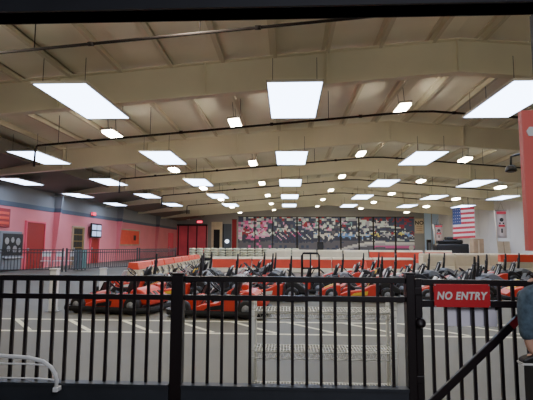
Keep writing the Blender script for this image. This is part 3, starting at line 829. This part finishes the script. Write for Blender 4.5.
# NO... notice and things on the right
s = thing('notice_sign', 'beige square notice reading NO on the far wall beside the mural', 'sign', (15.95, YB-.14, E+2.4))
bm = new(); bx(bm, -.52, .52, -.03, .03, -.9, .9, bev=.02); obj('board', bm, 'beige', s)
bm = text_bm('NO', .62, 0, .02)
for v in bm.verts: v.co.y -= .036; v.co.z += .36
obj('lettering', bm, 'ink', s)
bm = new()
for k in range(3): bx(bm, -.36, .36, -.036, -.03, -.1-.24*k, .02-.24*k)
obj('small_print', bm, 'tan', s)
t = thing('dark_cabinet', 'narrow black box standing by the pale blue far wall strip', 'cabinet', (16.95, YB-.45, 0))
bm = new(); bx(bm, -.22, .22, -.2, .2, .04, E+.75, bev=.02); obj('body', bm, 'black', t)
bm = new(); bx(bm, -.16, .16, -.21, -.2, .3, 1.7); obj('door', bm, 'grey', t)
t = thing('round_sign', 'small white round sign low at the right end of the mural', 'sign', (14.9, YB-.3, E-.25))
bm = new(); lathe(bm, [(.3, -.02), (.3, .02)], (0, 0, 0), 'y', 20); obj('disc', bm, 'white', t)
bm = new(); tube(bm, [(0, .04, -1.05), (0, .04, .1)], .03, 6); obj('stand', bm, 'metal', t)

def banner(loc, w, h, label, rz, seedv):
    t = thing('hanging_banner', label, 'banner', loc, rz, 'hanging banners')
    bm = new(); n = 10; rows = []
    for k in range(n+1):
        z = -h*k/n; yy = .03*math.sin(k*.9)
        rows.append([bm.verts.new((-w/2, yy, z)), bm.verts.new((0, yy+.015, z)), bm.verts.new((w/2, yy, z))])
    for a, b in zip(rows, rows[1:]):
        for i in range(2): bm.faces.new((a[i], b[i], b[i+1], a[i+1])).smooth = True
    bmesh.ops.solidify(bm, geom=bm.faces[:], thickness=.01)
    cl = obj('cloth', bm, 'flagwhite', t)
    bm = new(); bx(bm, -w/2+.02, w/2-.02, -.05, -.04, -h*.13, -h*.03, 0); obj('red_band', bm, 'flagred', cl)
    bm = new(); bx(bm, -w*.32, w*.3, -.055, -.045, -h*.60, -h*.52, 0); obj('red_band', bm, 'flagred', cl)
    bm = new(); lathe(bm, [(w*.2, -.06), (w*.2, -.045)], (0, 0, -h*.34), 'y', 14); bx(bm, -w*.08, w*.08, -.055, -.04, -h*.82, -h*.66); bx(bm, -w*.25, -w*.1, -.055, -.04, -h*.5, -h*.44); bx(bm, w*.1, w*.25, -.055, -.04, -h*.5, -h*.44)
    obj('emblem', bm, 'ink', cl)
    bm = new(); tube(bm, [(-w/2-.05, 0, .02), (w/2+.05, 0, .02)], .02, 6); tube(bm, [(-w*.3, 0, .02), (0, 0, .6), (w*.3, 0, .02)], .008, 5); obj('rod', bm, 'black', t)
    bm = new(); tube(bm, [(-w/2-.12, .02, .05), (-w/2+.05, .02, -h*1.35)], .035, 6); obj('pole', bm, 'beige', t)
banner((15.75, 34, E+2.62), .74, 2.0, 'pale banner with black round emblem hanging right of the flag', .05, 1)
banner((11.25, 34.2, E+1.55), .55, 1.15, 'small pale banner with red top hanging left of the flag', 0, 2)
# flag
t = thing('striped_flag', 'United States flag hanging from a rod under the roof', 'flag', (12.35, 34.3, 0))
fw, fh = 1.52, 2.28; ztop = E+2.80
def fpt(u, v): return (fw*u, -.25*u + .05*math.sin(u*7+v*2), ztop + .10*u - fh*v)
bm = new(); nu = 16; nv = 26
vs = [[bm.verts.new(fpt(i/nu, j/nv)) for i in range(nu+1)] for j in range(nv+1)]
for j in range(nv):
    for i in range(nu):
        f = bm.faces.new((vs[j][i], vs[j+1][i], vs[j+1][i+1], vs[j][i+1])); f.smooth = True
        f.material_index = 2 if (j < 14 and i < 6) else (0 if (j//2) % 2 == 0 else 1)
obj('cloth', bm, ['flagred', 'flagwhite', 'navy'], t)
bm = new()
for r in range(5):
    for c in range(4):
        p = Vector(fpt(.045+.09*c, .05+.1*r)); n = 10
        bm.faces.new([bm.verts.new((p.x+(.035 if k % 2 == 0 else .016)*math.sin(2*PI*k/n), p.y-.02, p.z+(.035 if k % 2 == 0 else .016)*math.cos(2*PI*k/n))) for k in range(n)])
obj('star', bm, 'flagwhite', t)
bm = new(); tube(bm, [(-.05, 0, ztop+.02), (fw+.05, -.25, ztop+.12)], .022, 6); tube(bm, [(1.1, -.18, ztop+.1), (1.1, -.18, ztop+1.74)], .025, 6); obj('rod', bm, 'black', t)
# dark bulky equipment behind the barrier, brown crate, white table
t = thing('equipment_pile', 'dark bulky stack of padded equipment behind the cream barrier left of the flag', 'equipment', (14.55, 41, 0))
bm = new(); bx(bm, -1.45, 1.35, -.6, .6, .1, 1.5, bev=.12); obj('lower_pad', bm, 'seat', t)
bm = new(); bx(bm, -1.3, .9, -.5, .5, 1.5, 1.86, bev=.12); obj('upper_pad', bm, 'black', t)
bm = new(); bx(bm, -.5, .45, -.4, .4, 1.86, 2.12, bev=.1); obj('top_cushion', bm, 'seat', t)
bm = new()
for x in (-1.2, 1.1): bx(bm, x-.08, x+.08, -.5, .5, 0, .1)
obj('foot', bm, 'black', t)
t = thing('brown_crate', 'brown cardboard crate against the pale right wall below the flag', 'crate', (15.75, 38.5, 0))
bm = new(); bx(bm, -.42, .42, -.4, .4, 0, E+.6, bev=.02); obj('box', bm, 'tan', t)
bm = new(); bx(bm, -.06, .06, -.405, -.4, .1, E+.5); obj('tape', bm, 'beige', t)
t = thing('folding_screen', 'light wooden board leaning by the right wall under the banner', 'board', (17.5, 37.5, 0))
bm = new(); box(bm, (0, 0, .85), (1.0, .06, 1.7), Matrix.Rotation(-.12, 3, 'X')); obj('board', bm, 'beige', t)
bm = new(); box(bm, (0, -.04, .85), (.06, .03, 1.7), Matrix.Rotation(-.12, 3, 'X')); obj('batten', bm, 'tan', t)
# ceiling camera hung from a pipe at the right
t = thing('ceiling_spotlight', 'small black spotlight hanging from a bent arm by the red reflection', 'spotlight', (0, 0, 0))
bm = new(); tube(bm, [(6.3, 9.5, E+2.12), (4.78, 9.5, E+1.90), (4.66, 9.5, E+1.86), (4.65, 9.5, E+1.66)], .022, 8); tube(bm, [(6.3, 9.5, E+2.12), (6.3, 9.5, E+5.1)], .022, 8); obj('arm', bm, 'black', t)
bm = new(); lathe(bm, [(.03, .06), (.09, .04), (.115, -.06), (.10, -.075)], (4.65, 9.5, E+1.62), 'z', 14); obj('shade', bm, 'black', t)
bm = new(); lathe(bm, [(.06, -.09), (.06, -.07)], (4.65, 9.5, E+1.62), 'z', 10); obj('lens', bm, 'grey', t)

# ------------------------------------------------------------------ seated person at the right edge
def skin_mesh(name, pts, edges_, m, parent, sub=2, root=0):
    me = bpy.data.meshes.new(name+'_rig'); me.from_pydata([p[0] for p in pts], edges_, [])
    o = bpy.data.objects.new(name+'_rig', me); C.objects.link(o)
    sk = o.modifiers.new('skin', 'SKIN'); sk.use_smooth_shade = True
    ly = me.skin_vertices[0].data
    for i, p in enumerate(pts):
        r = p[1]; ly[i].radius = r if isinstance(r, tuple) else (r, r); ly[i].use_root = i == root
    sb = o.modifiers.new('sub', 'SUBSURF'); sb.levels = sub; sb.render_levels = sub
    dg = bpy.context.evaluated_depsgraph_get(); dg.update()
    m2 = bpy.data.meshes.new_from_object(o.evaluated_get(dg)); m2.name = name
    bpy.data.objects.remove(o); bpy.data.meshes.remove(me)
    for p in m2.polygons: p.use_smooth = True
    m2.materials.clear(); m2.materials.append(M[m])
    q = bpy.data.objects.new(name, m2); C.objects.link(q); q.parent = parent
    return q
PY = 3.36
pe = thing('person', 'seated person in blue jeans and black shoe at the right edge', 'person', (0, 0, 0))
hipz = .92
P_ = []; Ed = []
def addv(p, r, frm=None):
    P_.append((p, r)); i = len(P_)-1
    if frm is not None: Ed.append((frm, i))
    return i
pel = addv((2.28, PY+.02, hipz), (.15, .12))
w = addv((2.31, PY+.02, 1.08), (.13, .10), pel); ch = addv((2.32, PY+.02, 1.28), (.16, .11), w); sh = addv((2.31, PY+.02, 1.42), (.12, .08), ch)
nk = addv((2.30, PY+.02, 1.51), .05, sh); jaw = addv((2.28, PY+.02, 1.58), (.06, .068), nk); hd = addv((2.28, PY+.02, 1.68), (.075, .09), jaw); cr = addv((2.29, PY+.02, 1.76), (.055, .065), hd)
for s, yk, ox in ((-1, PY-.015, .0), (1, PY+.24, .40)):
    hp = addv((2.22+ox*.3, PY+.02+s*.09, hipz-.01), .085, pel)
    th = addv((1.95+ox*.6, (PY+.02+s*.09+yk)/2, .955), .08, hp)
    kn = addv((1.70+ox, yk, .965), .06, th)
    ca = addv((1.685+ox, yk, .80), .052, kn)
    an = addv((1.705+ox*.8, yk, .60), .030, ca); hl = addv((1.75+ox*.7, yk, .535), .028, an); to = addv((1.68+ox*.7, yk, .522), .022, hl)
    sp = addv((2.31, PY+.02+s*.17, 1.40), .055, sh); el = addv((2.20, PY+.02+s*.23, 1.14), .04, sp)
    wr = addv((1.99, PY+.02+s*.16, 1.055), .026, el); pa = addv((1.92, PY+.02+s*.14, 1.055), (.022, .038), wr)
    for k in range(4):
        y = PY+.02+s*.14+(k-1.5)*.02; l = (.055, .068, .072, .062)[k]
        a1 = addv((1.88, y, 1.055), .0085, pa); a2 = addv((1.88-l*.6, y, 1.052), .008, a1); addv((1.88-l, y, 1.035), .007, a2)
    t1 = addv((1.925, PY+.02+s*.14-s*.045, 1.055), .010, pa); addv((1.885, PY+.02+s*.14-s*.06, 1.05), .008, t1)
body = skin_mesh('body', P_, Ed, 'skin', pe)
# jeans
P_ = []; Ed = []
pel = addv((2.28, PY+.02, hipz), (.17, .14)); addv((2.31, PY+.02, 1.06), (.15, .12), pel)
for s, yk, ox in ((-1, PY-.015, .0), (1, PY+.24, .40)):
    hp = addv((2.22+ox*.3, PY+.02+s*.09, hipz-.01), .105, pel); th = addv((1.95+ox*.6, (PY+.02+s*.09+yk)/2, .955), .098, hp)
    kn = addv((1.715+ox, yk, .965), .085, th); ca = addv((1.70+ox, yk, .80), .070, kn); addv((1.69+ox*.8, yk, .635), .048, ca)
skin_mesh('jeans', P_, Ed, 'denim', pe)
P_ = []; Ed = []
w = addv((2.30, PY+.02, 1.02), (.17, .13)); ch = addv((2.32, PY+.02, 1.27), (.185, .13), w); sh = addv((2.31, PY+.02, 1.42), (.14, .10), ch); addv((2.305, PY+.02, 1.47), .07, sh)
for s in (-1, 1):
    sp = addv((2.31, PY+.02+s*.17, 1.40), .075, sh); addv((2.24, PY+.02+s*.22, 1.22), .06, sp)
skin_mesh('red_shirt', P_, Ed, 'darkred', pe)
for yk, ox in ((PY-.015, .115), (PY+.24, .44)):
    ox *= .8
    bm = new(); prism(bm, [(1.545+ox, .49), (1.70+ox, .49), (1.712+ox, .515), (1.705+ox, .565), (1.665+ox, .575), (1.63+ox, .55), (1.575+ox, .53), (1.545+ox, .515)], yk-.042, yk+.042, bev=.012); sh_ = obj('shoe', bm, 'black', pe)
    bm = new(); prism(bm, [(1.54+ox,    .480), (1.71+ox,    .480), (1.715+ox, .492), (1.54+ox, .492)], yk-.045, yk+.045); obj('shoe_sole', bm, 'white', sh_)
bm = new(); bmesh.ops.create_uvsphere(bm, u_segments=20, v_segments=12, radius=1)
for v in bm.verts:
    c = v.co
    v.co = Vector((2.30+c.x*.098, PY+.02+c.y*.095, 1.70+c.z*.115)) if not (c.x < -.15 and c.z < .35) else Vector((2.30+c.x*.05, PY+.02+c.y*.07, 1.70+c.z*.06))
obj('hair', bm, 'hair', pe)
bm = new(); prism(bm, [(2.205, 1.655), (2.18, 1.64), (2.21, 1.63)], PY+.008, PY+.032); obj('nose', bm, 'skin', pe)
for s in (-1, 1):
    bm = new(); bmesh.ops.create_uvsphere(bm, u_segments=8, v_segments=6, radius=.011, matrix=Matrix.Translation((2.212, PY+.02+s*.03, 1.675))); obj('eye', bm, 'ink', pe)
bm = new(); bx(bm, 2.212, 2.222, PY-.002, PY+.042, 1.598, 1.606); obj('mouth', bm, 'darkred', pe)
# the black seat the person sits on
t = thing('stepped_seat', 'black block seat with foot ledge under the seated person', 'seat', (0, 0, 0))
bm = new(); bx(bm, 1.715, 2.7, PY-.10, 3.47, .0, .465, bev=.01); obj('base_block', bm, 'black', t)
bm = new(); bx(bm, 1.98, 2.7, PY-.08, 3.62, .465, .80, bev=.03); obj('seat_cushion', bm, 'seat', t)

# ------------------------------------------------------------------ added lobby fill, world, camera
l = bpy.data.lights.new('lobby_fill', 'AREA'); l.energy = 40; l.size = 1.5; l.color = (.9, .92, 1.)  # added fill behind the camera for the fence side, not a real fixture
o = bpy.data.objects.new('lobby_fill', l); C.objects.link(o); o.location = (1.2, -.8, 3.0); o.rotation_euler = (D(50), 0, 0)
w = bpy.data.worlds.new('World'); bpy.context.scene.world = w; w.use_nodes = True
w.node_tree.nodes['Background'].inputs[0].default_value = (.8, .85, 1, 1); w.node_tree.nodes['Background'].inputs[1].default_value = .06
f, pi_, ya, ro = 450.97, .099945, .046524, .0044052
F = Vector((-math.sin(ya)*math.cos(pi_), math.cos(ya)*math.cos(pi_), math.sin(pi_)))
rt = Vector((math.cos(ya), math.sin(ya), 0)); up = rt.cross(F)
r2 = rt*math.cos(ro)+up*math.sin(ro); u2 = -rt*math.sin(ro)+up*math.cos(ro)
mw = Matrix((r2, u2, -F)).transposed().to_4x4(); mw.translation = (0, 0, E)
cam = bpy.data.cameras.new('camera'); co = bpy.data.objects.new('camera', cam); C.objects.link(co)
co.matrix_world = mw; cam.sensor_fit = 'HORIZONTAL'; cam.sensor_width = 36; cam.lens = f/533*36; cam.clip_start = .05
sc = bpy.context.scene; sc.camera = co
sc.view_settings.view_transform = 'AgX'; sc.view_settings.look = 'None'
sc.view_settings.exposure = 1.2
